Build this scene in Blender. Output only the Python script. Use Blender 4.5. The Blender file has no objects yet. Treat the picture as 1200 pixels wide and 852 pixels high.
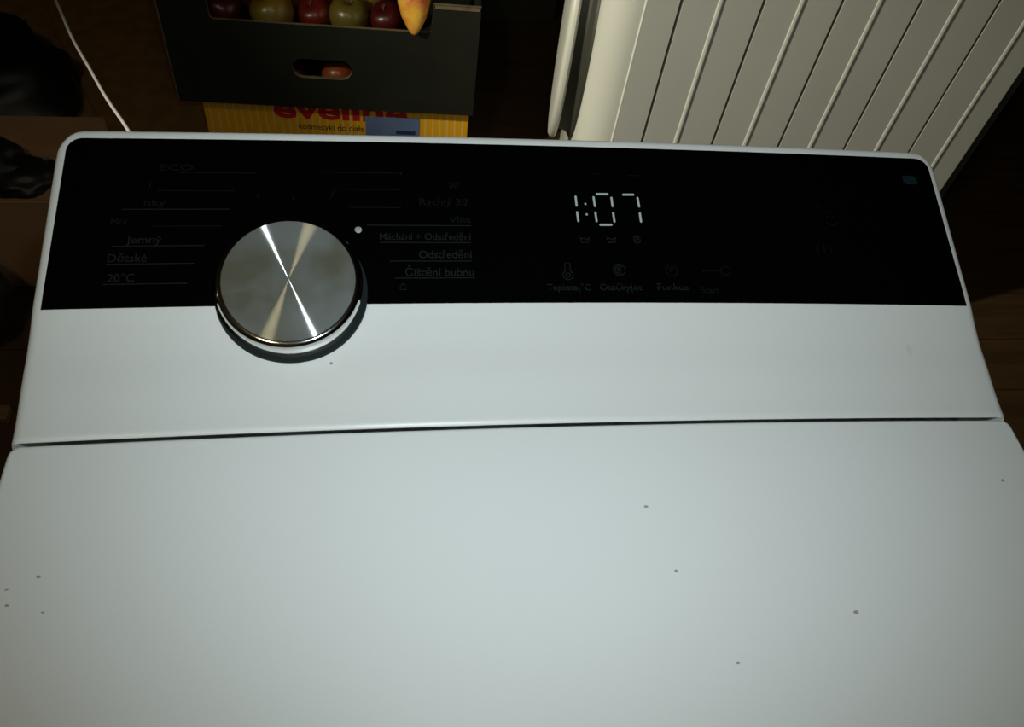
import bpy, bmesh, math, random
from mathutils import Vector, Matrix
random.seed(4)
SC = bpy.context.scene
COL = SC.collection

# ------------------------------------------------------------------ camera
cam_d = bpy.data.cameras.new('camera'); cam = bpy.data.objects.new('camera', cam_d); COL.objects.link(cam)
CAM = Vector((-0.06412, -0.17129, 1.13951))
RIGHT = Vector((0.98889145, -0.10098045, 0.10907177)); UP = Vector((0.01421287, 0.79467746, 0.6068655)); BACK = Vector((-0.14795843, -0.59857388, 0.78728497))
m = Matrix((RIGHT, UP, BACK)).transposed().to_4x4(); m.translation = CAM
cam.matrix_world = m
cam_d.sensor_width = 36; cam_d.lens = 28.8; cam_d.clip_start = 0.01
SC.camera = cam

# ------------------------------------------------------------------ world, lights, exposure
SC.view_settings.view_transform = 'Standard'; SC.view_settings.look = 'None'
SC.view_settings.gamma = 1; SC.view_settings.use_curve_mapping = False
SC.view_settings.exposure = 0.0
w = bpy.data.worlds.new('world'); SC.world = w; w.use_nodes = True
w.node_tree.nodes['Background'].inputs[0].default_value = (0.9, 1.0, 1.0, 1); w.node_tree.nodes['Background'].inputs[1].default_value = 0.002

FLASH_W = 3.6; LAMP_W = 11.5; SPOT_W = 108.0
fl = bpy.data.lights.new('camera_flash', 'SPOT'); flash = bpy.data.objects.new('camera_flash', fl); COL.objects.link(flash)
fl.energy = FLASH_W; fl.color = (0.84, 0.97, 1.02); fl.shadow_soft_size = 0.005; fl.spot_size = math.radians(104.5); fl.spot_blend = 1.0
flash.location = CAM + RIGHT*0.022 + UP*0.058
aim = (-BACK - RIGHT*0.02 - UP*0.004).normalized()
flash.rotation_euler = aim.to_track_quat('-Z', 'Y').to_euler()
LAMP = Vector((-0.55, -0.62, 2.2))
ll = bpy.data.lights.new('bulb_light', 'POINT'); lamp_l = bpy.data.objects.new('bulb_light', ll); COL.objects.link(lamp_l)
ll.energy = LAMP_W; ll.color = (1.0, 0.84, 0.52); ll.shadow_soft_size = 0.105; lamp_l.location = LAMP
# added unseen lamp to brighten the white appliance, cone kept off the washing machine
WL = Vector((-1.20, 0.20, 1.30)); WL_AIM = Vector((0.80, 0.385, -0.46)).normalized()
sl = bpy.data.lights.new('added_lamp_light', 'SPOT'); wl_l = bpy.data.objects.new('added_lamp_light', sl); COL.objects.link(wl_l)
sl.energy = SPOT_W; sl.color = (1.0, 0.95, 0.76); sl.shadow_soft_size = 0.03; sl.spot_size = math.radians(45); sl.spot_blend = 1.0
wl_l.location = WL; wl_l.rotation_euler = WL_AIM.to_track_quat('-Z', 'Y').to_euler()

# ------------------------------------------------------------------ helpers
def mat(name, color, rough=0.5, metal=0.0, var=0.0, scale=8.0, color2=None, bump=0.0, bscale=60.0, spec=0.5, stretch=(1,1,1), coat=0.0):
    M = bpy.data.materials.new(name); M.use_nodes = True
    nt = M.node_tree; b = nt.nodes['Principled BSDF']
    b.inputs['Roughness'].default_value = rough; b.inputs['Metallic'].default_value = metal
    b.inputs['Specular IOR Level'].default_value = spec; b.inputs['Coat Weight'].default_value = coat
    c1 = (*color, 1); b.inputs['Base Color'].default_value = c1
    if var > 0 or color2 or bump > 0:
        tc = nt.nodes.new('ShaderNodeTexCoord'); mp = nt.nodes.new('ShaderNodeMapping'); mp.inputs['Scale'].default_value = stretch
        nt.links.new(tc.outputs['Object'], mp.inputs[0])
    if var > 0 or color2:
        n = nt.nodes.new('ShaderNodeTexNoise'); n.inputs['Scale'].default_value = scale; n.inputs['Detail'].default_value = 4
        nt.links.new(mp.outputs[0], n.inputs[0])
        r = nt.nodes.new('ShaderNodeValToRGB'); r.color_ramp.elements[0].position = 0.35; r.color_ramp.elements[1].position = 0.65
        c2 = (*color2, 1) if color2 else (*[min(1, k*(1+var)) for k in color], 1)
        c0 = c1 if color2 else (*[k*(1-var) for k in color], 1)
        r.color_ramp.elements[0].color = c0; r.color_ramp.elements[1].color = c2
        nt.links.new(n.outputs[0], r.inputs[0]); nt.links.new(r.outputs[0], b.inputs['Base Color'])
    if bump > 0:
        n2 = nt.nodes.new('ShaderNodeTexNoise'); n2.inputs['Scale'].default_value = bscale; n2.inputs['Detail'].default_value = 3
        nt.links.new(mp.outputs[0], n2.inputs[0])
        bp = nt.nodes.new('ShaderNodeBump'); bp.inputs['Strength'].default_value = bump; bp.inputs['Distance'].default_value = 0.002
        nt.links.new(n2.outputs[0], bp.inputs['Height']); nt.links.new(bp.outputs[0], b.inputs['Normal'])
    return M

def link(name, bm, mats, parent=None, smooth=35, loc=None, rotz=0):
    me = bpy.data.meshes.new(name)
    bmesh.ops.recalc_face_normals(bm, faces=bm.faces[:])
    bm.to_mesh(me); bm.free()
    for k in (mats if isinstance(mats, (list, tuple)) else [mats]): me.materials.append(k)
    if smooth:
        me.polygons.foreach_set('use_smooth', [True]*len(me.polygons)); me.set_sharp_from_angle(angle=math.radians(smooth))
    o = bpy.data.objects.new(name, me); COL.objects.link(o)
    if parent: o.parent = parent
    if loc: o.location = loc
    o.rotation_euler.z = rotz
    return o

def tag(o, label, cat, group=None):
    o['label'] = label; o['category'] = cat
    if group: o['group'] = group
    return o
def thing(name, label, cat, loc=(0,0,0), rotz=0, group=None):
    o = bpy.data.objects.new(name, None); COL.objects.link(o); o.empty_display_size = 0.05
    o.location = loc; o.rotation_euler.z = rotz
    return tag(o, label, cat, group)
def struct(o): o['kind'] = 'structure'; return o

def add_box(bm, a, b, bev=0.0, seg=2, mi=0):
    r = bmesh.ops.create_cube(bm, size=1.0)
    vs = r['verts']
    for v in vs: v.co = Vector([a[i] + (v.co[i]+0.5)*(b[i]-a[i]) for i in range(3)])
    fs = set(f for v in vs for f in v.link_faces)
    if bev > 0:
        es = list(set(e for v in vs for e in v.link_edges))
        rr = bmesh.ops.bevel(bm, geom=es, offset=bev, segments=seg, affect='EDGES', profile=0.5)
        fs = set(rr['faces']) | set(f for f in fs if f.is_valid)
    for f in fs:
        if f.is_valid: f.material_index = mi
def box_bm(a, b, bev=0.0, seg=2):
    bm = bmesh.new(); add_box(bm, a, b, bev, seg); return bm

def loft(bm, rings, cap0=True, cap1=True, close=True):
    V = [[bm.verts.new(p) for p in r] for r in rings]
    n = len(V[0])
    for i in range(len(V)-1):
        for j in range(n if close else n-1):
            k = (j+1) % n
            bm.faces.new((V[i][j], V[i][k], V[i+1][k], V[i+1][j]))
    if cap0: bm.faces.new(V[0][::-1])
    if cap1: bm.faces.new(V[-1])
    return V

def lathe(bm, prof, seg=64, M=None, capends=True):
    rings = []
    for r, h in prof:
        rings.append([Vector((r*math.cos(2*math.pi*i/seg), r*math.sin(2*math.pi*i/seg), h)) for i in range(seg)])
    if M: rings = [[M @ p for p in r] for r in rings]
    return loft(bm, rings, capends, capends)

def tube(bm, pts, rad, seg=10):
    pts = [Vector(p) for p in pts]; rings = []
    up = Vector((0.13, 0.21, 1)).normalized()
    for i, p in enumerate(pts):
        t = (pts[min(i+1, len(pts)-1)] - pts[max(i-1, 0)]).normalized()
        a = t.cross(up).normalized(); b = t.cross(a).normalized()
        rr = rad[i] if isinstance(rad, (list, tuple)) else rad
        rings.append([p + a*rr*math.cos(2*math.pi*k/seg) + b*rr*math.sin(2*math.pi*k/seg) for k in range(seg)])
    loft(bm, rings)
def smooth_path(P, n=8):
    P = [Vector(p) for p in P]; out = []
    for i in range(len(P)-1):
        p0, p1, p2, p3 = P[max(i-1,0)], P[i], P[i+1], P[min(i+2,len(P)-1)]
        for k in range(n):
            t = k/n
            out.append(0.5*((2*p1)+(p2-p0)*t+(2*p0-5*p1+4*p2-p3)*t*t+(-p0+3*p1-3*p2+p3)*t**3))
    out.append(P[-1]); return out

def offset_loop(pts, d):                                 # pts counter-clockwise 2D, inward by d
    n = len(pts); out = []
    for i in range(n):
        p0, p1, p2 = Vector(pts[i-1]), Vector(pts[i]), Vector(pts[(i+1) % n])
        e1 = (p1-p0).normalized(); e2 = (p2-p1).normalized()
        nn = Vector((-(e1.y+e2.y), e1.x+e2.x)).normalized()
        c = max(0.3, nn.dot(Vector((-e1.y, e1.x))))
        out.append(p1 + nn*(d/c))
    return out
def slab(bm, pts, z0, z1, r, seg=4):
    rings = [[Vector((p[0], p[1], z0)) for p in pts], [Vector((p[0], p[1], z1-r)) for p in pts]]
    for k in range(1, seg+1):
        a = math.pi/2*k/seg
        q = offset_loop(pts, r*(1-math.cos(a)))
        rings.append([Vector((p.x, p.y, z1-r+r*math.sin(a))) for p in q])
    loft(bm, rings)

def plate(bm, outer, holes, y0, y1, rim=1):              # outline in x,z ; faces at y0,y1 get material 0, cut edges material rim
    from mathutils.geometry import tessellate_polygon
    loops = [outer] + holes
    tri = tessellate_polygon([[Vector((p[0], p[1], 0)) for p in l] for l in loops])
    flat = [p for l in loops for p in l]
    A = [bm.verts.new((p[0], y0, p[1])) for p in flat]; B = [bm.verts.new((p[0], y1, p[1])) for p in flat]
    for t in tri:
        bm.faces.new([A[i] for i in t]); bm.faces.new([B[i] for i in reversed(t)])
    s = 0
    for l in loops:
        n = len(l)
        for j in range(n):
            k = (j+1) % n
            f = bm.faces.new((A[s+j], A[s+k], B[s+k], B[s+j])); f.material_index = rim
        s += n

# ------------------------------------------------------------------ materials
M_white = mat('white_enamel', (0.74, 0.765, 0.755), 0.34, var=0.02, scale=3, bump=0.03, bscale=350)
M_console = mat('white_plastic', (0.66, 0.68, 0.665), 0.36, var=0.02, scale=4, bump=0.03, bscale=350)
M_glass = mat('black_panel_glass', (0.0008, 0.0009, 0.001), 0.08, spec=0.22)
M_print = mat('grey_print', (0.0105, 0.0115, 0.0115), 0.7, spec=0.04)
M_print_dim = mat('dim_grey_print', (0.0048, 0.0054, 0.0054), 0.7, spec=0.03)
M_dot = mat('pale_marker', (0.30, 0.30, 0.29), 0.5)
M_teal = mat('teal_print', (0.005, 0.017, 0.020), 0.6, spec=0.05)
M_dark = mat('dark_rubber', (0.009, 0.014, 0.014), 0.5, spec=0.15)
M_chrome = mat('chrome', (0.78, 0.78, 0.76), 0.10, 1.0)
M_seg = bpy.data.materials.new('lit_segment'); M_seg.use_nodes = True
b = M_seg.node_tree.nodes['Principled BSDF']; b.inputs['Base Color'].default_value = (0.02,0.02,0.02,1)
b.inputs['Emission Color'].default_value = (0.80, 1.0, 0.97, 1); b.inputs['Emission Strength'].default_value = 0.28
M_speck = mat('dirt', (0.30, 0.29, 0.27), 0.8)
M_smudge = mat('faint_smudge', (0.60, 0.60, 0.55), 0.6)
M_brushed = bpy.data.materials.new('spun_steel'); M_brushed.use_nodes = True
nt = M_brushed.node_tree; nt.nodes.remove(nt.nodes['Principled BSDF'])
g = nt.nodes.new('ShaderNodeBsdfAnisotropic'); g.distribution = 'GGX'
df = nt.nodes.new('ShaderNodeBsdfDiffuse')
tc2 = nt.nodes.new('ShaderNodeTexCoord'); n2 = nt.nodes.new('ShaderNodeTexNoise'); n2.inputs['Scale'].default_value = 38; n2.inputs['Detail'].default_value = 3
nt.links.new(tc2.outputs['Object'], n2.inputs[0])
rp = nt.nodes.new('ShaderNodeValToRGB'); rp.color_ramp.elements[0].position = 0.38; rp.color_ramp.elements[1].position = 0.62
rp.color_ramp.elements[0].color = (0.25, 0.245, 0.18, 1); rp.color_ramp.elements[1].color = (0.37, 0.40, 0.39, 1)
nt.links.new(n2.outputs[0], rp.inputs[0]); nt.links.new(rp.outputs[0], df.inputs['Color'])
mx = nt.nodes.new('ShaderNodeMixShader'); mx.inputs[0].default_value = 0.36
nt.links.new(g.outputs[0], mx.inputs[1]); nt.links.new(df.outputs[0], mx.inputs[2])
nt.links.new(mx.outputs[0], nt.nodes['Material Output'].inputs['Surface'])
g.inputs['Color'].default_value = (0.37, 0.375, 0.355, 1); g.inputs['Roughness'].default_value = 0.33; g.inputs['Anisotropy'].default_value = 0.925
tg = nt.nodes.new('ShaderNodeTangent'); tg.direction_type = 'RADIAL'; tg.axis = 'Z'
nt.links.new(tg.outputs[0], g.inputs['Tangent'])
tc = nt.nodes.new('ShaderNodeTexCoord'); vl = nt.nodes.new('ShaderNodeVectorMath'); vl.operation = 'LENGTH'
nt.links.new(tc.outputs['Object'], vl.inputs[0])
ns = nt.nodes.new('ShaderNodeTexNoise'); ns.noise_dimensions = '1D'; ns.inputs['Scale'].default_value = 2500; ns.inputs['Detail'].default_value = 3
nt.links.new(vl.outputs['Value'], ns.inputs['W'])
mr = nt.nodes.new('ShaderNodeMapRange'); mr.inputs['To Min'].default_value = 0.30; mr.inputs['To Max'].default_value = 0.37
nt.links.new(ns.outputs[0], mr.inputs[0]); nt.links.new(mr.outputs[0], g.inputs['Roughness'])

M_strip = mat('greyish_white_paint', (0.62, 0.62, 0.565), 0.55, var=0.03, scale=5)
M_bead = mat('lit_white_paint', (0.72, 0.72, 0.66), 0.45)  # lighter than the strips, paints the light caught along the beads
M_appl = mat('ivory_white_paint', (0.57, 0.57, 0.505), 0.4, var=0.02, scale=5)
M_groove = mat('dark_groove', (0.10, 0.10, 0.085), 0.7)
M_gasket = mat('dark_olive_gasket', (0.035, 0.036, 0.026), 0.5)
M_greyback = mat('dark_grey_strip', (0.07, 0.078, 0.06), 0.6)
M_floor = mat('dark_brown_board', (0.055, 0.030, 0.009), 0.6, color2=(0.085, 0.046, 0.014), scale=5, stretch=(1, 9, 1), bump=0.1)
M_wall = mat('dark_brown_wall', (0.035, 0.024, 0.014), 0.8, var=0.2, scale=3)
M_ceil = mat('dark_ceiling', (0.04, 0.035, 0.03), 0.9, var=0.1, scale=3)
M_crate = mat('black_cardboard', (0.012, 0.0135, 0.009), 0.6, var=0.12, scale=14, spec=0.3)
M_cut = mat('cut_cardboard_edge', (0.14, 0.105, 0.06), 0.8, var=0.2, scale=60)
M_card = mat('brown_cardboard', (0.36, 0.20, 0.10), 0.8, var=0.12, scale=7)
M_bag = mat('black_bag_cloth', (0.006, 0.006, 0.007), 0.5, bump=0.3, bscale=40)
M_olive = mat('olive_card', (0.035, 0.033, 0.008), 0.7, var=0.1)
M_cord = mat('white_cord_sheath', (0.40, 0.39, 0.36), 0.5)
M_red = mat('red_print', (0.50, 0.012, 0.02), 0.5)
M_blackprint = mat('dark_print', (0.02, 0.015, 0.01), 0.6)
M_blue = mat('blue_label', (0.125, 0.185, 0.36), 0.55, var=0.06, scale=20)
M_navy = mat('navy_print', (0.02, 0.03, 0.10), 0.55)
# yellow carton: flat print with fine pale upright lines
M_yellow = bpy.data.materials.new('yellow_printed_card'); M_yellow.use_nodes = True
nt = M_yellow.node_tree; b = nt.nodes['Principled BSDF']; b.inputs['Roughness'].default_value = 0.45
tc = nt.nodes.new('ShaderNodeTexCoord'); wv = nt.nodes.new('ShaderNodeTexWave'); wv.wave_type = 'BANDS'; wv.bands_direction = 'X'
wv.inputs['Scale'].default_value = 21; wv.inputs['Distortion'].default_value = 1.2; wv.inputs['Detail'].default_value = 1
nt.links.new(tc.outputs['Object'], wv.inputs[0])
r = nt.nodes.new('ShaderNodeValToRGB'); r.color_ramp.elements[0].position = 0.82; r.color_ramp.elements[1].position = 1.0
r.color_ramp.elements[0].color = (0.86, 0.42, 0.010, 1); r.color_ramp.elements[1].color = (0.80, 0.58, 0.16, 1)
nt.links.new(wv.outputs['Fac'], r.inputs[0]); nt.links.new(r.outputs[0], b.inputs['Base Color'])
# bulb
M_bulb = bpy.data.materials.new('glowing_bulb'); M_bulb.use_nodes = True
b = M_bulb.node_tree.nodes['Principled BSDF']; b.inputs['Emission Color'].default_value = (1, 0.84, 0.55, 1); b.inputs['Emission Strength'].default_value = 7

# ------------------------------------------------------------------ room
RX0, RX1, RY0, RY1, RH = -1.45, 2.2, -1.7, 2.7, 2.5
fo = struct(link('floor', box_bm((RX0, RY0, -0.06), (RX1, RY1, -0.006)), mat('dark_joint', (0.01, 0.006, 0.003), 0.9), smooth=0))
PW = 0.122; n = int((RY1-RY0)/PW)+1
pl_me = None
for i in range(n):
    y0 = RY0 + i*PW; y1 = min(y0+PW-0.003, RY1)
    if pl_me is None:
        p = link('plank', box_bm((RX0, 0, -0.006), (RX1, PW-0.0025, 0.0)), M_floor, smooth=0); pl_me = p.data
    else:
        p = bpy.data.objects.new('plank', pl_me); COL.objects.link(p)
    p.parent = fo; p.location = (0, y0, random.uniform(-0.0006, 0))
    if i == n-1: p.scale.y = max(0.05, (RY1-y0)/PW)
struct(link('ceiling', box_bm((RX0, RY0, RH), (RX1, RY1, RH+0.1)), M_ceil, smooth=0))
struct(link('wall_back', box_bm((RX0, RY1, 0), (RX1, RY1+0.1, RH)), M_wall, smooth=0))
struct(link('wall_front', box_bm((RX0, RY0-0.1, 0), (RX1, RY0, RH)), M_wall, smooth=0))
struct(link('wall_left', box_bm((RX0-0.1, RY0-0.1, 0), (RX0, RY1+0.1, RH)), M_wall, smooth=0))
struct(link('wall_right', box_bm((RX1, RY0-0.1, 0), (RX1+0.1, RY1+0.1, RH)), M_wall, smooth=0))

# ------------------------------------------------------------------ washing machine
ARC = 0.0029
def ya(x): return ARC*(1-min(1.0, (x/0.2)**2))
PK = [(0,.870),(.006,.8707),(.012,.8717),(.0225,.8740),(.034,.8766),(.0455,.8807),(.0535,.88415),(.07,.88968),(.10,.89976),(.1225,.90732)]
def zprof(v):
    pts = PK
    if v <= 0: return pts[0][1]
    if v >= pts[-1][0]: return pts[-1][1] + 0.336*(v-pts[-1][0])
    for i in range(len(pts)-1):
        if pts[i][0] <= v <= pts[i+1][0]:
            def slope(k):
                if k == 0: return 0.11
                if k == len(pts)-1: return 0.336
                return ((pts[k+1][1]-pts[k][1])/(pts[k+1][0]-pts[k][0]) + (pts[k][1]-pts[k-1][1])/(pts[k][0]-pts[k-1][0]))/2
            h = pts[i+1][0]-pts[i][0]; t = (v-pts[i][0])/h
            return ((2*t**3-3*t*t+1)*pts[i][1] + (t**3-2*t*t+t)*h*slope(i) + (-2*t**3+3*t*t)*pts[i+1][1] + (t**3-t*t)*h*slope(i+1))
NRM = Vector((0, -0.336, 1)).normalized()
def panel(x, v, off=0.0): return Vector((x, v+ya(x), 0.8843+0.336*(v-0.054))) + NRM*off

wm = thing('washing_machine', 'white top-loading washing machine with black control panel and round steel knob', 'washing machine', (0, 0, 0))
bm = bmesh.new()
VB = 0.1309; RF = 0.0042; RC = 0.012
vs = [0.0009, 0.0017, 0.0035] + [0.006+0.0015*i for i in range(34)] + [0.06, 0.07, 0.08, 0.09, 0.10, 0.108, 0.114, 0.1180]
vs += [VB - RC + RC*math.sin(math.pi/2*k/10) for k in range(1, 11)]
def halfw(v):
    w = 0.2004 + 0.0010*min(1, v/0.03) - 0.0018*max(0, min(1, (v-0.03)/0.09))
    if v > VB-RC: w = w - RC + math.sqrt(max(0, RC*RC-(v-(VB-RC))**2))
    return w
def zdrop(v):
    d = 0
    if v > VB-RF: t = (v-(VB-RF))/RF; d += RF*0.9*(1-math.sqrt(max(0, 1-t*t)))
    if v < 0.0019: t = (0.0019-v)/0.001; d += 0.0008*(1-math.sqrt(max(0, 1-t*t)))
    return d
rows = []
fx = [RF*(1-math.cos(math.pi/2*k/5)) for k in range(6)]          # inset from the side
fz = [RF*(1-math.sin(math.pi/2*k/5)) for k in range(6)]
for v in vs:
    hw = halfw(v); row = []
    xs = [(-hw+a, z) for a, z in zip(fx, fz)] + [((-hw+RF)+(2*hw-2*RF)*k/40, 0) for k in range(1, 40)] + [(hw-a, z) for a, z in zip(fx[::-1], fz[::-1])]
    for x, d in xs: row.append(bm.verts.new((x, v+ya(x), zprof(v)-zdrop(v)-d*0.9)))
    rows.append(row)
for i in range(len(rows)-1):
    for j in range(len(rows[0])-1): bm.faces.new((rows[i][j], rows[i][j+1], rows[i+1][j+1], rows[i+1][j]))
loop = rows[0] + [r[-1] for r in rows[1:]] + rows[-1][::-1][1:] + [r[0] for r in rows[1:-1]][::-1]
nfr = len(rows[0])
low = [bm.verts.new((q.co.x, q.co.y + (0.022*min(1, (0.2-abs(q.co.x))/0.005) if i < nfr else 0), 0.846)) for i, q in enumerate(loop)]
for j in range(len(loop)):
    k = (j+1) % len(loop); bm.faces.new((loop[j], low[j], low[k], loop[k]))
link('console', bm, M_console, wm, smooth=50)

def rrect(x0, y0, x1, y1, r, n=6, arc=False, xsub=24):
    pts = []
    def corner(cx, cy, a0):
        for k in range(n+1):
            a = a0 + math.pi/2*k/n; pts.append((cx+r*math.cos(a), cy+r*math.sin(a)))
    corner(x1-r, y0+r, -math.pi/2); corner(x1-r, y1-r, 0)
    for k in range(1, xsub): pts.append((x1-r-(x1-x0-2*r)*k/xsub, y1))
    corner(x0+r, y1-r, math.pi/2); corner(x0+r, y0+r, math.pi)
    for k in range(1, xsub): pts.append((x0+r+(x1-x0-2*r)*k/xsub, y0))
    if arc: pts = [(x, y+ya(x)*(1 if y > y0+(y1-y0)/2 else 0)) for x, y in pts]
    return pts
bm = bmesh.new(); slab(bm, rrect(-0.2, -0.452, 0.2, -0.0001, 0.004, arc=True), 0.846, 0.870, 0.0022, 4)
link('lid', bm, M_white, wm, smooth=40)
bm = bmesh.new(); slab(bm, rrect(-0.1985, -0.455, 0.1985, 0.1270, 0.012), 0.03, 0.845, 0.002, 2)
link('cabinet', bm, M_white, wm, smooth=40)
bm = box_bm((-0.18, -0.459, 0.03), (0.18, -0.454, 0.10), 0.002); link('kick_panel', bm, M_console, wm)
for fxx in (-0.16, 0.16):
    for fy in (-0.42, 0.09):
        bm = bmesh.new(); lathe(bm, [(0.018, 0), (0.02, 0.004), (0.02, 0.02), (0.012, 0.022), (0.012, 0.032)], 20, Matrix.Translation((fxx, fy, 0)))
        link('foot', bm, M_dark, wm)

# black glass insert with print
bm = bmesh.new()
GX0, GX1, GV0, GV1, GR = 0.1967, 0.1950, 0.0523, 0.1253, 0.006
def gpt(x, v, off):                                          # follows the console surface
    p = Vector((x, v+ya(x), zprof(v))) + NRM*off; return p
outl = []
N = 48
for k in range(N+1): outl.append((-GX0+2*GX0*k/N, GV0))
for k in range(1, 7): outl.append((GX0+(GX1-GX0)*k/7, GV0+(GV1-GR-GV0)*k/7))
for k in range(9): a = math.pi/2*k/8; outl.append((GX1-GR+GR*math.cos(a), GV1-GR+GR*math.sin(a)))
for k in range(1, N): outl.append((GX1-GR-2*(GX1-GR)*k/N, GV1))
for k in range(9): a = math.pi/2+math.pi/2*k/8; outl.append((-GX1+GR+GR*math.cos(a), GV1-GR+GR*math.sin(a)))
for k in range(1, 7): outl.append((-GX1-(GX0-GX1)*k/7, GV1-GR-(GV1-GR-GV0)*k/7))
G_OFF = 0.0005
A = [bm.verts.new(gpt(x, v, -0.002)) for x, v in outl]; B = [bm.verts.new(gpt(x, v, G_OFF-0.0002)) for x, v in outl]
inn = offset_loop(outl, 0.0003)
Cc = [bm.verts.new(gpt(p.x, p.y, G_OFF)) for p in inn]
nn = len(outl)
for j in range(nn):
    k = (j+1) % nn; bm.faces.new((A[j], A[k], B[k], B[j])); bm.faces.new((B[j], B[k], Cc[k], Cc[j]))
# inner surface in bands so that it keeps to the curved console
bands = []
lo = [q for q in Cc[:N+1]]
mid = [[bm.verts.new(gpt(-0.9*GX1+1.8*GX1*k/N, GV0+(GV1-GV0)*f, G_OFF)) for k in range(N+1)] for f in (0.04, 0.10, 0.2, 0.4, 0.6, 0.8)]
# bridging: outer ring to the inner grid border
border = mid[0] + [r[-1] for r in mid[1:]] + mid[-1][::-1][1:] + [r[0] for r in mid[1:-1]][::-1]
eds = []
def edge(a, b):
    e = bm.edges.get((a, b)) or bm.edges.new((a, b)); return e
for i in range(len(mid)-1):
    for j in range(N): bm.faces.new((mid[i][j], mid[i][j+1], mid[i+1][j+1], mid[i+1][j]))
es = [edge(Cc[j], Cc[(j+1) % nn]) for j in range(nn)] + [edge(border[j], border[(j+1) % len(border)]) for j in range(len(border))]
bmesh.ops.triangle_fill(bm, use_beauty=True, use_dissolve=False, edges=es)
cp = link('control_panel', bm, M_glass, wm, smooth=30)
cp['label'] = 'glossy black control panel with grey print and lit clock'

P_OFF = 0.00062
def ribbon(bm, pts, wd):                                     # flat printed stroke on the panel, pts are (x, v)
    L = []; R_ = []
    for i, p in enumerate(pts):
        a = Vector(pts[max(i-1, 0)]); c = Vector(pts[min(i+1, len(pts)-1)])
        t = (c-a).normalized(); nn_ = Vector((-t.y, t.x))*wd/2
        L.append(bm.verts.new(panel(p[0]+nn_.x, p[1]+nn_.y, P_OFF))); R_.append(bm.verts.new(panel(p[0]-nn_.x, p[1]-nn_.y, P_OFF)))
    for i in range(len(pts)-1): bm.faces.new((L[i], R_[i], R_[i+1], L[i+1]))
def arc(cx, cv, r, a0, a1, n=20, ry=None): return [(cx+r*math.cos(math.radians(a0+(a1-a0)*k/n)), cv+(ry or r*0.948)*math.sin(math.radians(a0+(a1-a0)*k/n))) for k in range(n+1)]

def text_mesh(s, bold=0.0):
    cu = bpy.data.curves.new('t', 'FONT'); cu.body = s; cu.size = 1; cu.resolution_u = 3; cu.offset = bold
    o = bpy.data.objects.new('t', cu); COL.objects.link(o)
    dg = bpy.context.evaluated_depsgraph_get(); dg.update()
    me = bpy.data.meshes.new_from_object(o.evaluated_get(dg))
    bpy.data.objects.remove(o); bpy.data.curves.remove(cu)
    return me
def panel_text(s, x, v, h, width=None, align='L', m=M_print, bold=0.008, name='printed_word'):
    me = text_mesh(s, bold); x0 = min(q.co.x for q in me.vertices); x1 = max(q.co.x for q in me.vertices)
    sc = h/0.72; sx = sc if width is None else width/(x1-x0)
    W = (x1-x0)*sx; xs = x if align == 'L' else (x-W if align == 'R' else x-W/2)
    for q in me.vertices: q.co = panel(xs+(q.co.x-x0)*sx, v+q.co.y*sc*0.948, P_OFF)
    me.name = name; me.materials.clear(); me.materials.append(m)
    o = bpy.data.objects.new(name, me); COL.objects.link(o); o.parent = cp
    return o
def panel_strokes(name, strokes, wd, m=M_print):
    bm = bmesh.new()
    for s in strokes: ribbon(bm, s, wd)
    return link(name, bm, m, cp, smooth=0)

# programme lines and names
LINES = [((-0.1499,0.1096),(-0.1189,0.1096),0),((-0.1577,0.1015),(-0.1272,0.1015),0),((-0.1709,0.0933),(-0.1286,0.0933),1),((-0.1582,0.0859),(-0.1316,0.0859),0),((-0.1731,0.0775),(-0.1378,0.0775),1),((-0.1746,0.0700),(-0.1413,0.0700),1),((-0.1754,0.0617),(-0.1434,0.0617),1),
 ((-0.0924,0.1104),(-0.0587,0.1104),0),((-0.0863,0.1026),(-0.0581,0.1026),0),((-0.0795,0.0943),(-0.0582,0.0943),0),((-0.0727,0.0863),(-0.0284,0.0863),1),((-0.0674,0.0786),(-0.0288,0.0786),1),((-0.0633,0.0704),(-0.0288,0.0704),1),((-0.0613,0.0630),(-0.0278,0.0630),1)]
for a, c_, k in LINES: panel_strokes('programme_line', [[a, c_]], 0.0004, M_print if k else M_print_dim)
panel_text('ECO', -0.1577, 0.1106, 0.0030, 0.0135, m=M_print_dim)
panel_text('1', -0.1610, 0.1030, 0.0030, m=M_print_dim)
panel_text('nky', -0.1625, 0.0948, 0.0032, 0.0085, m=M_print_dim)
panel_text('Mix', -0.1745, 0.0868, 0.0030, 0.0065, m=M_print_dim)
panel_text('Jemný', -0.1680, 0.0787, 0.0034, 0.0135)
panel_text('Dětské', -0.1743, 0.0709, 0.0036, 0.0148)
panel_text('20°C', -0.1736, 0.0627, 0.0036, 0.0100)
panel_text("30'", -0.0325, 0.1036, 0.0032, align='R', m=M_print_dim)
panel_text("Rychlý 30'", -0.0288, 0.0957, 0.0034, 0.0215, align='R', m=M_print_dim)
panel_text('Vlna', -0.0286, 0.0876, 0.0032, 0.0092, align='R', m=M_print_dim)
panel_text('Máchání + Odstředění', -0.0286, 0.0798, 0.0033, 0.0388, align='R')
panel_text('Odstředění', -0.0286, 0.0717, 0.0036, 0.0226, align='R')
panel_text('Čištění bubnu', -0.0283, 0.0638, 0.0038, 0.0287, align='R')
panel_strokes('lock_icon', [[(-0.0592,0.0598),(-0.0568,0.0598),(-0.0568,0.0580),(-0.0592,0.0580),(-0.0592,0.0598)], arc(-0.0580,0.0598,0.0008,0,180,8)], 0.0003, M_print)
panel_strokes('knob_pointer_mark', [[(-0.0863,0.1026),(-0.0870,0.1002),(-0.0878,0.0985)]], 0.0004, M_print_dim)
panel_strokes('knob_pointer_mark', [[(-0.1032,0.1000),(-0.1032,0.0970)]], 0.0004, M_print_dim)
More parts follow.
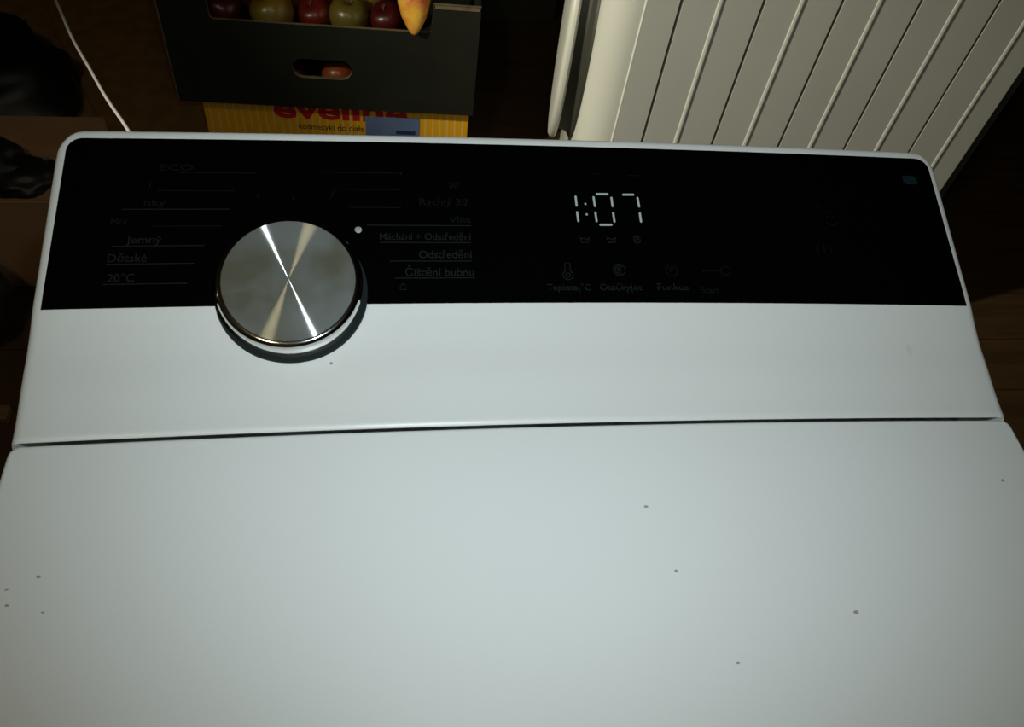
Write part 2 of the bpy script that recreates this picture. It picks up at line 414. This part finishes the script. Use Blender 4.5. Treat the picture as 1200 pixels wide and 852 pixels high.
panel_strokes('knob_pointer_mark', [[(-0.1172,0.1008),(-0.1178,0.0985)]], 0.0004, M_print_dim)
panel_strokes('programme_tick', [[(-0.0579,0.1108),(-0.0579,0.1096)]], 0.0004, M_print)
# captions and icons under the clock
panel_text('Teplota|°C', 0.0026, 0.0575, 0.0030, 0.0192)
panel_text('Otáčky|ot', 0.0257, 0.0576, 0.0030, 0.0188)
panel_text('Funkce', 0.0514, 0.0578, 0.0032, 0.0140)
panel_text('Start', 0.0712, 0.0565, 0.0030, 0.0080, m=M_print_dim)
panel_strokes('thermometer_icon', [arc(0.0123,0.0643,0.0022,60,-240,18), [(0.0112,0.0662),(0.0112,0.0697),(0.0134,0.0697),(0.0134,0.0662)], arc(0.0123,0.0643,0.0010,0,360,12)], 0.0004)
panel_strokes('spin_icon', [arc(0.0352,0.0667,0.0027,0,360,20), arc(0.0352,0.0667,0.0018,40,300,16), arc(0.0352,0.0667,0.0008,0,360,10)], 0.0004)
panel_strokes('function_icon', [arc(0.0588,0.0665,0.0026,0,360,20), arc(0.0590,0.0668,0.0011,0,270,10)], 0.0004, M_print_dim)
panel_strokes('key_icon', [arc(0.0835,0.0667,0.0021,30,330,16), [(0.0814,0.0667),(0.0745,0.0667)], [(0.0745,0.0667),(0.0730,0.0662)]], 0.0004, M_print_dim)
def tubicon(x, v):
    return [[(x-0.0020,v+0.0012),(x-0.0015,v-0.0012),(x+0.0015,v-0.0012),(x+0.0020,v+0.0012)], [(x-0.0017,v+0.0004),(x-0.0006,v+0.0008),(x+0.0006,v+0.0002),(x+0.0017,v+0.0006)]]
panel_strokes('phase_icon', tubicon(0.0212, 0.0803), 0.0004)
panel_strokes('phase_icon', tubicon(0.0331, 0.0804) + [[(0.0316,0.0797),(0.0346,0.0797)]], 0.0004)
panel_strokes('phase_icon', [arc(0.0448,0.0805,0.0015,0,360,14), arc(0.0448,0.0805,0.0006,0,270,8), [(0.0428,0.0822),(0.0460,0.0822)]], 0.0004)
panel_strokes('dim_print_mark', [[(0.0280,0.1117),(0.0315,0.1117)], [(0.0440,0.1114),(0.0500,0.1114)]], 0.0003, M_print_dim)
# start and pause marks at the right
panel_strokes('start_icon', [arc(0.1386,0.0946,0.0018,205,335,10), arc(0.1390,0.0930,0.0036,215,325,12), [(0.1374,0.0968),(0.1374,0.0952)]], 0.0004, M_print_dim)
panel_strokes('start_icon', [[(0.1338,0.0992),(0.1336,0.0975)]], 0.0005, M_print_dim)
panel_strokes('pause_icon', [[(0.1300,0.0808),(0.1292,0.0756)], [(0.1324,0.0800),(0.1326,0.0758)], [(0.1324,0.0792),(0.1342,0.0778)], [(0.1358,0.0784),(0.1358,0.0760)]], 0.0004, M_print_dim)
bm = bmesh.new()
q = [bm.verts.new(panel(0.1833+x, 0.1136+v, P_OFF)) for x, v in [(-0.0034,0.0022),(-0.0034,-0.0012),(-0.0022,-0.0022),(0.0022,-0.0022),(0.0036,-0.0018),(0.0036,0.0008),(0.0022,0.0022)]]
bm.faces.new(q)
link('teal_emblem', bm, M_teal, cp, smooth=0)['label'] = 'small dim teal emblem'
bm = bmesh.new()
for (a, c_) in [((0.1812,0.1144),(0.1848,0.1144)), ((0.1815,0.1133),(0.1842,0.1133)), ((0.1852,0.1134),(0.1852,0.1122))]: ribbon(bm, [a, c_], 0.0004)
for vv in bm.verts: vv.co += NRM*0.0001
link('emblem_line', bm, M_print, cp, smooth=0)
# clock digits 1:07
SEG = [((0.0189,0.1011),(0.0190,0.0958)),((0.0189,0.0937),(0.0191,0.0885)),((0.0271,0.1010),(0.0273,0.0957)),((0.0272,0.0937),(0.0274,0.0886)),((0.0353,0.1009),(0.0354,0.0958)),((0.0353,0.0936),(0.0355,0.0885)),((0.0282,0.1020),(0.0342,0.1021)),((0.0284,0.0874),(0.0345,0.0875)),((0.0404,0.1020),(0.0462,0.1021)),((0.0474,0.1011),(0.0477,0.0959)),((0.0476,0.0937),(0.0477,0.0887)),((0.0227,0.0972),(0.0235,0.0972)),((0.0228,0.0922),(0.0236,0.0922))]
for i, (a, c_) in enumerate(SEG):
    bm = bmesh.new(); a = Vector(a); c2 = Vector(c_); t = (c2-a).normalized(); nn_ = Vector((-t.y, t.x)); hwid = 0.00046
    pts = [a, a+t*0.0004+nn_*hwid, c2-t*0.0004+nn_*hwid, c2, c2-t*0.0004-nn_*hwid, a+t*0.0004-nn_*hwid]
    if i >= 11: pts = [a+nn_*hwid*0.9, c2+nn_*hwid*0.9, c2-nn_*hwid*0.9, a-nn_*hwid*0.9]
    lo_ = [bm.verts.new(panel(p.x, p.y, P_OFF-0.0002)) for p in pts]; hi_ = [bm.verts.new(panel(p.x, p.y, P_OFF)) for p in pts]
    bm.faces.new(hi_)
    for j in range(len(pts)): bm.faces.new((lo_[j], lo_[(j+1) % len(pts)], hi_[(j+1) % len(pts)], hi_[j]))
    link('clock_colon_dot' if i >= 11 else 'clock_segment', bm, M_seg, cp, smooth=0)
# pale selection dot
XA = Vector((1, 0, 0)); PV = NRM.cross(XA).normalized()
def pmat(x, v, off=0.0):
    mm = Matrix((XA, PV, NRM)).transposed().to_4x4(); mm.translation = panel(x, v, off); return mm
bm = bmesh.new(); lathe(bm, [(0.0015, 0.0), (0.0015, 0.0007), (0.0010, 0.0010)], 20, pmat(-0.0763, 0.0842))
link('selection_light', bm, M_dot, cp)['label'] = 'small pale round dot beside the knob'

# knob
KM = pmat(-0.1027, 0.0577)
def knobpart(name, prof, m, parent, seg=96):
    bm = bmesh.new(); lathe(bm, prof, seg)
    o = link(name, bm, m, parent, smooth=30); o.matrix_world = KM; return o
KH = 0.0015
kb = knobpart('knob', [(0.0284,0.0004),(0.0286,0.0016),(0.0286,0.0060+KH)] + [(0.0259+0.0027*math.cos(math.radians(q)), 0.0077+KH+0.0027*math.sin(math.radians(q))) for q in range(0, 91, 10)] + [(0.0257,0.0095+KH)], M_chrome, wm)
kb['label'] = 'chrome-sided round programme knob with brushed steel face'
def sub(name, prof, m, seg=96):
    bm = bmesh.new(); lathe(bm, prof, seg); return link(name, bm, m, kb, smooth=30)
sub('knob_face', [(0.0257,0.0096+KH),(0.0257,0.0106+KH),(0.0254,0.01075+KH),(0.0001,0.01075+KH)], M_brushed)
sub('base_ring', [(0.0303,-0.006),(0.0304,0.0002),(0.0301,0.0009),(0.0280,0.0006)], M_dark)
# specks of dirt on the lid
for x, y, s in [(0.0304,-0.0349,.0009),(0.0362,-0.0607,.0007),(0.0986,-0.0795,.0011),(0.0503,-0.0942,.0006),(-0.1784,-0.0510,.0007),(-0.1869,-0.0549,.0007),(-0.1856,-0.0603,.0007),(-0.1743,-0.0632,.0005),(0.1819,-0.0297,.0008)]:
    bm = bmesh.new(); slab(bm, [(x+s*math.cos(k*math.pi/3.5)*random.uniform(.7,1.3), y+0.6*s*math.sin(k*math.pi/3.5)*random.uniform(.7,1.3)) for k in range(7)], 0.8699, 0.8702, 0.0001, 1)
    link('dirt_speck', bm, M_speck, wm)
bm = bmesh.new(); lathe(bm, [(0.0006, -0.0003), (0.0006, 0.0003), (0.0003, 0.0004)], 8, Matrix.Translation((-0.0870, 0.0286+ya(-.087), zprof(0.0286))))
link('dirt_speck', bm, M_speck, wm)
bm = bmesh.new(); vv = [bm.verts.new((x, y+ya(x), zprof(y)+0.00015)) for x, y in [(0.1640+0.0013*math.cos(k*math.pi/6), 0.0325+0.0024*math.sin(k*math.pi/6)) for k in range(12)]]
bm.faces.new(vv); link('faint_smudge', bm, M_smudge, wm)

# ------------------------------------------------------------------ ribbed white appliance
ap = thing('ribbed_appliance', 'white appliance with rounded corner, ribbed side and curved door rim, behind the washing machine', 'appliance', (0.45, 0.9, 0))
ap.location = (0, 0, 0)
AY = 0.750; TOP = 0.86
fdir = Vector((0.2, 0.98)).normalized()
plan = []
c0 = Vector((0.2486, AY))
# rounded near-left corner between the side (direction +x) and the slanted front
cc = Vector((0.2486, AY+0.044))
a0, a1 = -math.pi/2, -math.pi/2 - (math.pi/2 - 0.2)
for k in range(13): a = a0+(a1-a0)*k/12; plan.append((cc.x+0.044*math.cos(a), cc.y+0.044*math.sin(a)))
pc = Vector(plan[-1])
pe = pc + fdir*0.43
plan = plan + [(pe.x, pe.y), (0.78, pe.y), (0.7966, pe.y-0.02), (0.7966, AY+0.001), (0.2486, AY+0.001)]
plan = plan[::-1]
bm = bmesh.new(); slab(bm, [Vector(p) for p in plan], 0.03, TOP, 0.004, 2); link('body', bm, M_appl, ap, smooth=30)
DK = [0.2486, 0.2916, 0.3953, 0.4961, 0.5991, 0.7043, 0.7966]
BD = [None, 0.3413, 0.4448, 0.5454, 0.6507, 0.7570]
for i in range(6):
    x0, x1 = DK[i], DK[i+1]
    g0 = 0.0012 if i == 0 else 0.0022
    bm = box_bm((x0+g0, AY-0.002, 0.04), (x1-(0.0022 if i < 5 else 0), AY+0.0008, TOP-0.012))
    st = link('side_strip', bm, M_strip, ap)
    if i:
        link('groove_shade', box_bm((x0-0.0019, AY-0.0010, 0.04), (x0+0.0019, AY+0.0005, TOP-0.012)), M_groove, ap, smooth=0)  # dark strip that paints the shade inside the groove
    if BD[i]:
        bx = BD[i]; bm = bmesh.new()
        prof = [(-0.0040,0), (-0.0034,-0.0009), (-0.0010,-0.0017), (0.0012,-0.0016), (0.0040,0)]
        loft(bm, [[Vector((bx+u, AY-0.0019+d, z)) for u, d in prof] for z in (0.045, TOP-0.016)])
        link('bead', bm, M_bead, st)
bm = bmesh.new(); tube(bm, [(0.2486, AY-0.0005, 0.04), (0.2486, AY-0.0005, TOP-0.012)], 0.0016, 8); link('seam_bead', bm, M_bead, ap)
bm = box_bm((0.7968, AY+0.03, 0.03), (0.842, AY+0.20, TOP-0.03), 0.006); link('rear_strip', bm, M_greyback, ap)['label'] = 'dark grey upright strip at the right rear'  # dark grey box set back at the right end
# round door on the slanted front, seen edge-on
nf = Vector((-fdir.y, fdir.x, 0)); f3 = Vector((fdir.x, fdir.y, 0)); zc = 0.505
dc = Vector((pc.x, pc.y, zc)) + f3*0.205
DM = Matrix((f3, Vector((0,0,1)), nf)).transposed().to_4x4()
if DM.determinant() < 0: DM = Matrix((f3, Vector((0,0,-1)), nf)).transposed().to_4x4()
DM.translation = dc
bm = bmesh.new(); lathe(bm, [(0.195,-0.003),(0.193,0.004),(0.184,0.010),(0.180,0.030),(0.15,0.030)], 72, DM); link('door_gasket', bm, M_gasket, ap)
bm = bmesh.new(); lathe(bm, [(0.150,0.0235),(0.186,0.0240),(0.1925,0.0250),(0.1955,0.0275),(0.196,0.0310),(0.1945,0.0345),(0.191,0.0368),(0.180,0.0380),(0.10,0.039)], 72, DM); link('door_rim', bm, M_appl, ap)
for x in (0.30, 0.72):
    for y in (0.82, 1.10):
        bm = bmesh.new(); lathe(bm, [(0.022,0),(0.022,0.02),(0.014,0.022),(0.014,0.032)], 16, Matrix.Translation((x, y, 0))); link('foot', bm, M_dark, ap)

# ------------------------------------------------------------------ yellow carton with print
yc = thing('yellow_carton', 'low yellow printed carton with red lettering under the black fruit crate', 'carton', (-0.157, 1.235, 0), math.radians(-1.5))
YW, YH = 0.259, 0.156
bm = box_bm((-YW, 0, 0), (YW, 0.36, YH), 0.0015, 1); link('carton_body', bm, M_yellow, yc, smooth=0)
def carton_text(s, x, z, h, width, m, bold, name):
    me = text_mesh(s, bold); x0 = min(q.co.x for q in me.vertices); x1 = max(q.co.x for q in me.vertices)
    for q in me.vertices: q.co = Vector((x+(q.co.x-x0)*width/(x1-x0), -0.0006, z+q.co.y*h/0.72))
    me.name = name; me.materials.clear(); me.materials.append(m)
    o = bpy.data.objects.new(name, me); COL.objects.link(o); o.parent = yc; return o
carton_text('eveline', -0.126, 0.1065, 0.047, 0.262, M_red, 0.03, 'red_lettering')
carton_text('kosmetyki do ciała', -0.080, 0.0800, 0.014, 0.128, M_blackprint, 0.0, 'small_lettering')
bm = box_bm((0.052, -0.0014, 0.066), (0.160, -0.0003, 0.117)); lb = link('blue_sticker', bm, M_blue, yc, smooth=0); lb['label'] = 'plain blue sticker'
bm = box_bm((0.113, -0.0018, 0.0775), (0.152, -0.0013, 0.0862)); link('sticker_print', bm, M_navy, lb, smooth=0)

# ------------------------------------------------------------------ black fruit crate
CZ = 0.1565
cr = thing('fruit_crate', 'black cardboard fruit crate with hand hole and raised corners', 'crate', (-0.172, 1.2, CZ), math.radians(-2))
CW, CH, LIP, CD, T = 0.277, 0.224, 0.170, 0.375, 0.006
outer = [(-CW, 0), (CW, 0), (CW, CH), (0.194, CH), (0.190, LIP+0.004), (0.184, LIP), (-0.186, LIP), (-0.192, LIP+0.004), (-0.194, CH+0.03), (-CW, CH+0.03)]
hole = []
hx0, hx1, hz = -0.0605, 0.0465, 0.0845; hr = 0.019
for k in range(9): a = math.pi/2+math.pi*k/8; hole.append((hx0+hr+hr*math.cos(a), hz+hr*math.sin(a)))
for k in range(9): a = -math.pi/2+math.pi*k/8; hole.append((hx1-hr+hr*math.cos(a), hz+hr*math.sin(a)))
bm = bmesh.new(); plate(bm, outer, [hole], 0, T); link('front_panel', bm, [M_crate, M_cut], cr, smooth=0)
bm = bmesh.new(); plate(bm, outer, [hole], CD-T, CD); link('back_panel', bm, [M_crate, M_cut], cr, smooth=0)
for s in (-1, 1):
    bm = bmesh.new(); add_box(bm, (min(s*CW, s*(CW-T)), T, 0), (max(s*CW, s*(CW-T)), CD-T, CH)); link('side_panel', bm, M_crate, cr, smooth=0)
bm = box_bm((-CW+T, T, 0), (CW-T, CD-T, 0.005)); link('bottom_panel', bm, M_crate, cr, smooth=0)
TZ = 0.128
bm = box_bm((-CW+T+.001, T+.001, TZ-0.004), (CW-T-.001, CD-T-.001, TZ)); link('tray_insert', bm, M_crate, cr, smooth=0)
bm = bmesh.new(); tube(bm, [(-CW+0.0004, -0.0004, 0.001), (-CW+0.0004, -0.0004, CH+0.029)], 0.0011, 6); link('worn_edge', bm, M_cut, cr, smooth=0)
bm = bmesh.new(); tube(bm, [(p[0], -0.0003, p[1]-0.0003) for p in hole[5:14]], 0.0009, 6); link('worn_edge', bm, M_cut, cr, smooth=0)
bm = bmesh.new()
plate(bm, [(0.196, CH-0.006), (CW-0.002, CH-0.006), (CW-0.002, CH-0.0005), (0.196, CH-0.0005)], [], -0.003, 0.0, rim=0); link('corner_flap', bm, M_cut, cr, smooth=0)['label'] = 'brown folded edge along the right corner'

# fruit
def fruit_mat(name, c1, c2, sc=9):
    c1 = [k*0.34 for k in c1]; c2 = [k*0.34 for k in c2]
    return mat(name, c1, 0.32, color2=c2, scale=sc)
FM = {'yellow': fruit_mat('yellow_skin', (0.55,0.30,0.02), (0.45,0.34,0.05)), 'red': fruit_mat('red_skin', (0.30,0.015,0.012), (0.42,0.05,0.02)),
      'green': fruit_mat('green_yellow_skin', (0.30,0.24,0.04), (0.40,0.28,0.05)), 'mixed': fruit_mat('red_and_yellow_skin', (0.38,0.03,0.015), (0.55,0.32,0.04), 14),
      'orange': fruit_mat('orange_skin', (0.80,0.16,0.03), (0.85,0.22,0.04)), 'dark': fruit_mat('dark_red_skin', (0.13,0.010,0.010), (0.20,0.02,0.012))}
M_stem = mat('brown_stem', (0.09, 0.05, 0.02), 0.8)
M_pear = mat('blushed_pear_skin', (0.85, 0.48, 0.06), 0.3, color2=(0.50, 0.03, 0.02), scale=26)
APRF = [(0.0001,-0.80),(0.22,-0.86),(0.45,-0.84),(0.72,-0.66),(0.92,-0.33),(1.0,0.05),(0.96,0.40),(0.80,0.68),(0.55,0.83),(0.30,0.84),(0.14,0.74),(0.0001,0.60)]
def apple(x, y, z, r, m, label, group=None):
    o = bpy.data.objects.new('apple', None); COL.objects.link(o); o.location = (x, y, z); tag(o, label, 'apple', group)
    o.rotation_euler = (random.uniform(-.7,.3), random.uniform(-.5,.5), random.uniform(0,6))
    bm = bmesh.new(); lathe(bm, [(p*r, q*r) for p, q in APRF], 24, None); link('flesh', bm, FM[m], o, smooth=60)
    bm = bmesh.new(); tube(bm, [(0,0,r*0.58), (r*.05,0,r*0.8), (r*.15,0,r*1.02)], r*0.05, 6); link('stem', bm, M_stem, o)
    return o
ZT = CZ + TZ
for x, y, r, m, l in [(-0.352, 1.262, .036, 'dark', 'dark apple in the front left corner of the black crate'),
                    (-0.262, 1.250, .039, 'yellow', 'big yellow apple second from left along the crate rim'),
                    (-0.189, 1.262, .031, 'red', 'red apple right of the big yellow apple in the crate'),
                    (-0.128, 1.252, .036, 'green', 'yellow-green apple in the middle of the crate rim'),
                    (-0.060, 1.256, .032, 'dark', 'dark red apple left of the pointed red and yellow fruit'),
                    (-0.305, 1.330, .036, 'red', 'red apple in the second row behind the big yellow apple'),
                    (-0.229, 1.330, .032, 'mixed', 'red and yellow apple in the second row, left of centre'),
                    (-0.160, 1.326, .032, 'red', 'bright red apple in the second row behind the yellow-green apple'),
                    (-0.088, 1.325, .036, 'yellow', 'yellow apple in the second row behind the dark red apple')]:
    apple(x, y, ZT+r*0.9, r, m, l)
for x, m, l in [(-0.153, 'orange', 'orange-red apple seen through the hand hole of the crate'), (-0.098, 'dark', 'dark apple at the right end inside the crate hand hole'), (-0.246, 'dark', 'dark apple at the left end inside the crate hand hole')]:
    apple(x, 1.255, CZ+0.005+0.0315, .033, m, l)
# pointed fruit hanging over the rim
pr = tag(bpy.data.objects.new('pear', None), 'pointed red and yellow fruit lying over the crate rim', 'fruit'); COL.objects.link(pr)
pd = Vector((0.0, -0.60, -0.80)).normalized(); tip = Vector((-0.0125, 1.176, 0.330))
pr.location = tip - pd*0.085; pr.rotation_euler = pd.to_track_quat('Z', 'Y').to_euler()
bm = bmesh.new(); lathe(bm, [(0.0001,-0.030),(0.014,-0.029),(0.025,-0.020),(0.031,-0.004),(0.031,0.014),(0.028,0.034),(0.022,0.054),(0.013,0.071),(0.006,0.081),(0.0001,0.084)], 28); link('flesh', bm, M_pear, pr, smooth=60)
bm = bmesh.new(); tube(bm, [(0,0,-0.029), (0.002,0,-0.038)], 0.002, 6); link('stem', bm, M_stem, pr)

# ------------------------------------------------------------------ left side: cardboard box, bag, lath ; olive box at the back
cb = thing('cardboard_box', 'low closed brown cardboard box on the floor at the left edge', 'box', (-0.76, 0.985, 0), math.radians(1))
bm = box_bm((-0.212, -0.107, 0), (0.212, 0.107, 0.196), 0.002, 1); link('box_body', bm, M_card, cb, smooth=0)
bm = box_bm((-0.211, -0.106, 0.196), (0.211, -0.0012, 0.199)); link('flap', bm, M_card, cb, smooth=0)
bm = box_bm((-0.211, 0.0012, 0.196), (0.211, 0.106, 0.199)); link('flap', bm, M_card, cb, smooth=0)
def lump(bm, c, r, seed, nz=0.25):
    rr = random.Random(seed); res = bmesh.ops.create_icosphere(bm, subdivisions=4, radius=1)
    ph = [(Vector((rr.uniform(-1,1), rr.uniform(-1,1), rr.uniform(-1,1)))*(3.2 if q < 6 else 8.0), rr.uniform(0,6)) for q in range(12)]
    for v in res['verts']:
        d = sum(math.sin(v.co.dot(a)+p) for a, p in ph)/8
        k = 1+nz*d
        v.co = Vector((c[0]+v.co.x*r[0]*k, c[1]+v.co.y*r[1]*k, max(0.0, c[2]+v.co.z*r[2]*k)))
bg = thing('black_bag', 'crumpled black bag on top of the brown cardboard box', 'bag', (-0.69, 0.935, 0.2))
bm = bmesh.new(); lump(bm, (-0.02, 0, 0.02), (0.075, 0.05, 0.045), 3); lump(bm, (0.05, -0.012, 0.008), (0.055, 0.045, 0.022), 5); link('bag_body', bm, M_bag, bg, smooth=80)
bm = box_bm((0.082, 0.012, 0.022), (0.092, 0.016, 0.027), 0.001, 1); link('glint_chip', bm, M_chrome, bg)  # small chrome piece added to make the glint on the bag
b2 = tag(bpy.data.objects.new('black_sack', None), 'slumped black sack on the floor in front of the cardboard box', 'sack'); COL.objects.link(b2); b2.location = (-0.80, 0.775, 0)
bm = bmesh.new(); lump(bm, (0, 0, 0.07), (0.135, 0.09, 0.12), 11, 0.15); link('sack_body', bm, M_bag, b2, smooth=80)
bm = bmesh.new(); tube(bm, smooth_path([(-0.03,0,0.17), (-0.01,0.01,0.20), (0.02,0.0,0.198), (0.03,-0.01,0.17)], 4), 0.008, 8); link('sack_neck', bm, M_bag, b2)
b3 = tag(bpy.data.objects.new('black_sack', None), 'slumped black sack on the floor behind the cardboard box', 'sack'); COL.objects.link(b3); b3.location = (-0.885, 1.40, 0.006)
bm = bmesh.new(); lump(bm, (0, 0, 0.05), (0.17, 0.16, 0.10), 23, 0.32); link('sack_body', bm, M_bag, b3, smooth=80)
o = link('wooden_lath', box_bm((-0.95, 0.592, 0), (-0.648, 0.618, 0.014), 0.001, 1), mat('pale_wood', (0.20, 0.12, 0.06), 0.7, var=0.2, scale=10, stretch=(1,10,1)), smooth=0)
tag(o, 'pale wooden lath lying on the floor at the left edge', 'lath')
o = link('lit_floor_patch', box_bm((-1.05, 1.14, 0), (-0.425, 1.95, 0.006), 0.002, 1), mat('lit_floor_brown', (0.24, 0.125, 0.035), 0.9, var=0.15, scale=30, bump=0.3, bscale=400), smooth=0)  # thin sheet in lighter brown, paints the light on the left floor
tag(o, 'thin brown sheet added as the lit floor left of the black crate', 'floor patch')
ob = thing('olive_carton', 'dark olive carton on the floor between the black crate and white appliance', 'carton', (0.275, 1.90, 0))
bm = box_bm((-0.10, -0.085, 0), (0.10, 0.085, 0.15), 0.002, 1); link('carton_body', bm, M_olive, ob, smooth=0)
bm = box_bm((-0.099, -0.084, 0.15), (0.099, -0.001, 0.153)); link('flap', bm, M_olive, ob, smooth=0)
bm = box_bm((-0.099, 0.001, 0.15), (0.099, 0.084, 0.153)); link('flap', bm, M_olive, ob, smooth=0)

# ------------------------------------------------------------------ white cord from the machine to a socket on the left wall
so = thing('wall_socket', 'white wall socket on the left wall', 'socket', (RX0, 1.75, 0.95))
bm = box_bm((0, -0.04, -0.04), (0.012, 0.04, 0.04), 0.004); link('socket_plate', bm, M_console, so)
cd = thing('power_cord', 'thin white power cord rising left behind the washing machine', 'cord', (0, 0, 0))
path = [(-0.15, 0.128, 0.40), (-0.19, 0.24, 0.46), (-0.26, 0.43, 0.545), (-0.300, 0.52, 0.556), (-0.3456,0.62,0.533), (-0.3954,0.72,0.5053), (-0.434,0.80,0.4919), (-0.4734,0.88,0.4826), (-0.5176,0.98,0.4781), (-0.62,1.2,0.50), (-0.9,1.5,0.66), (-1.25,1.72,0.90), (-1.40,1.75,0.95)]
bm = bmesh.new(); tube(bm, smooth_path(path, 6), 0.0021, 10); link('cord_sheath', bm, M_cord, cd, smooth=60)
bm = bmesh.new(); tube(bm, [(-1.385,1.749,0.945), (-1.40,1.75,0.95), (-1.437,1.75,0.95)], [0.012,0.017,0.018], 16); link('plug', bm, M_cord, cd)

# ------------------------------------------------------------------ bare bulb that lights the room
lp = thing('ceiling_bulb', 'bare warm bulb hanging from the ceiling behind the viewer', 'lamp', (LAMP.x, LAMP.y, RH))
bm = bmesh.new(); lathe(bm, [(0.045,0),(0.045,-0.015),(0.02,-0.03)], 24); link('ceiling_rose', bm, M_console, lp)
bm = bmesh.new(); tube(bm, [(0,0,-0.02), (0,0,-0.14)], 0.003, 8); link('flex', bm, M_cord, lp)
bm = bmesh.new(); lathe(bm, [(0.012,-0.13),(0.018,-0.14),(0.018,-0.18),(0.015,-0.185)], 20); link('lamp_holder', bm, M_dark, lp)
bm = bmesh.new(); lathe(bm, [(0.013,-0.183),(0.014,-0.20),(0.022,-0.215),(0.025,-0.226),(0.022,-0.236),(0.012,-0.243),(0.001,-0.245)], 24); link('bulb', bm, M_bulb, lp)

# ------------------------------------------------------------------ body of the added unseen lamp on the left wall
wl = thing('added_wall_lamp', 'added dark cone-shaded lamp on the left wall, out of view, turned to the white appliance', 'lamp', (RX0, WL.y, WL.z))
bm = bmesh.new(); lathe(bm, [(0.05,0),(0.05,0.012),(0.02,0.02)], 24, Matrix.Rotation(math.pi/2, 4, 'Y')); link('wall_plate', bm, M_dark, wl)
sc_ = Vector((-RX0+WL.x, 0, 0)); bk = sc_ - WL_AIM*0.10
bm = bmesh.new(); tube(bm, smooth_path([(0.015,0,0), (0.06,0,0.01), bk - WL_AIM*0.03, bk], 6), 0.007, 10); link('arm', bm, M_dark, wl)
MQ = WL_AIM.to_track_quat('Z', 'Y').to_matrix().to_4x4(); MQ.translation = bk
bm = bmesh.new(); lathe(bm, [(0.022,-0.012),(0.026,0.0),(0.040,0.03),(0.072,0.105),(0.070,0.105),(0.038,0.032),(0.024,0.006)], 32, MQ, capends=True); link('shade', bm, M_dark, wl)
MQ2 = MQ.copy(); MQ2.translation = bk + WL_AIM*0.02
bm = bmesh.new(); lathe(bm, [(0.012,-0.012),(0.013,0.01),(0.024,0.035),(0.022,0.050),(0.010,0.060),(0.001,0.061)], 20, MQ2); link('bulb', bm, M_bulb, wl)
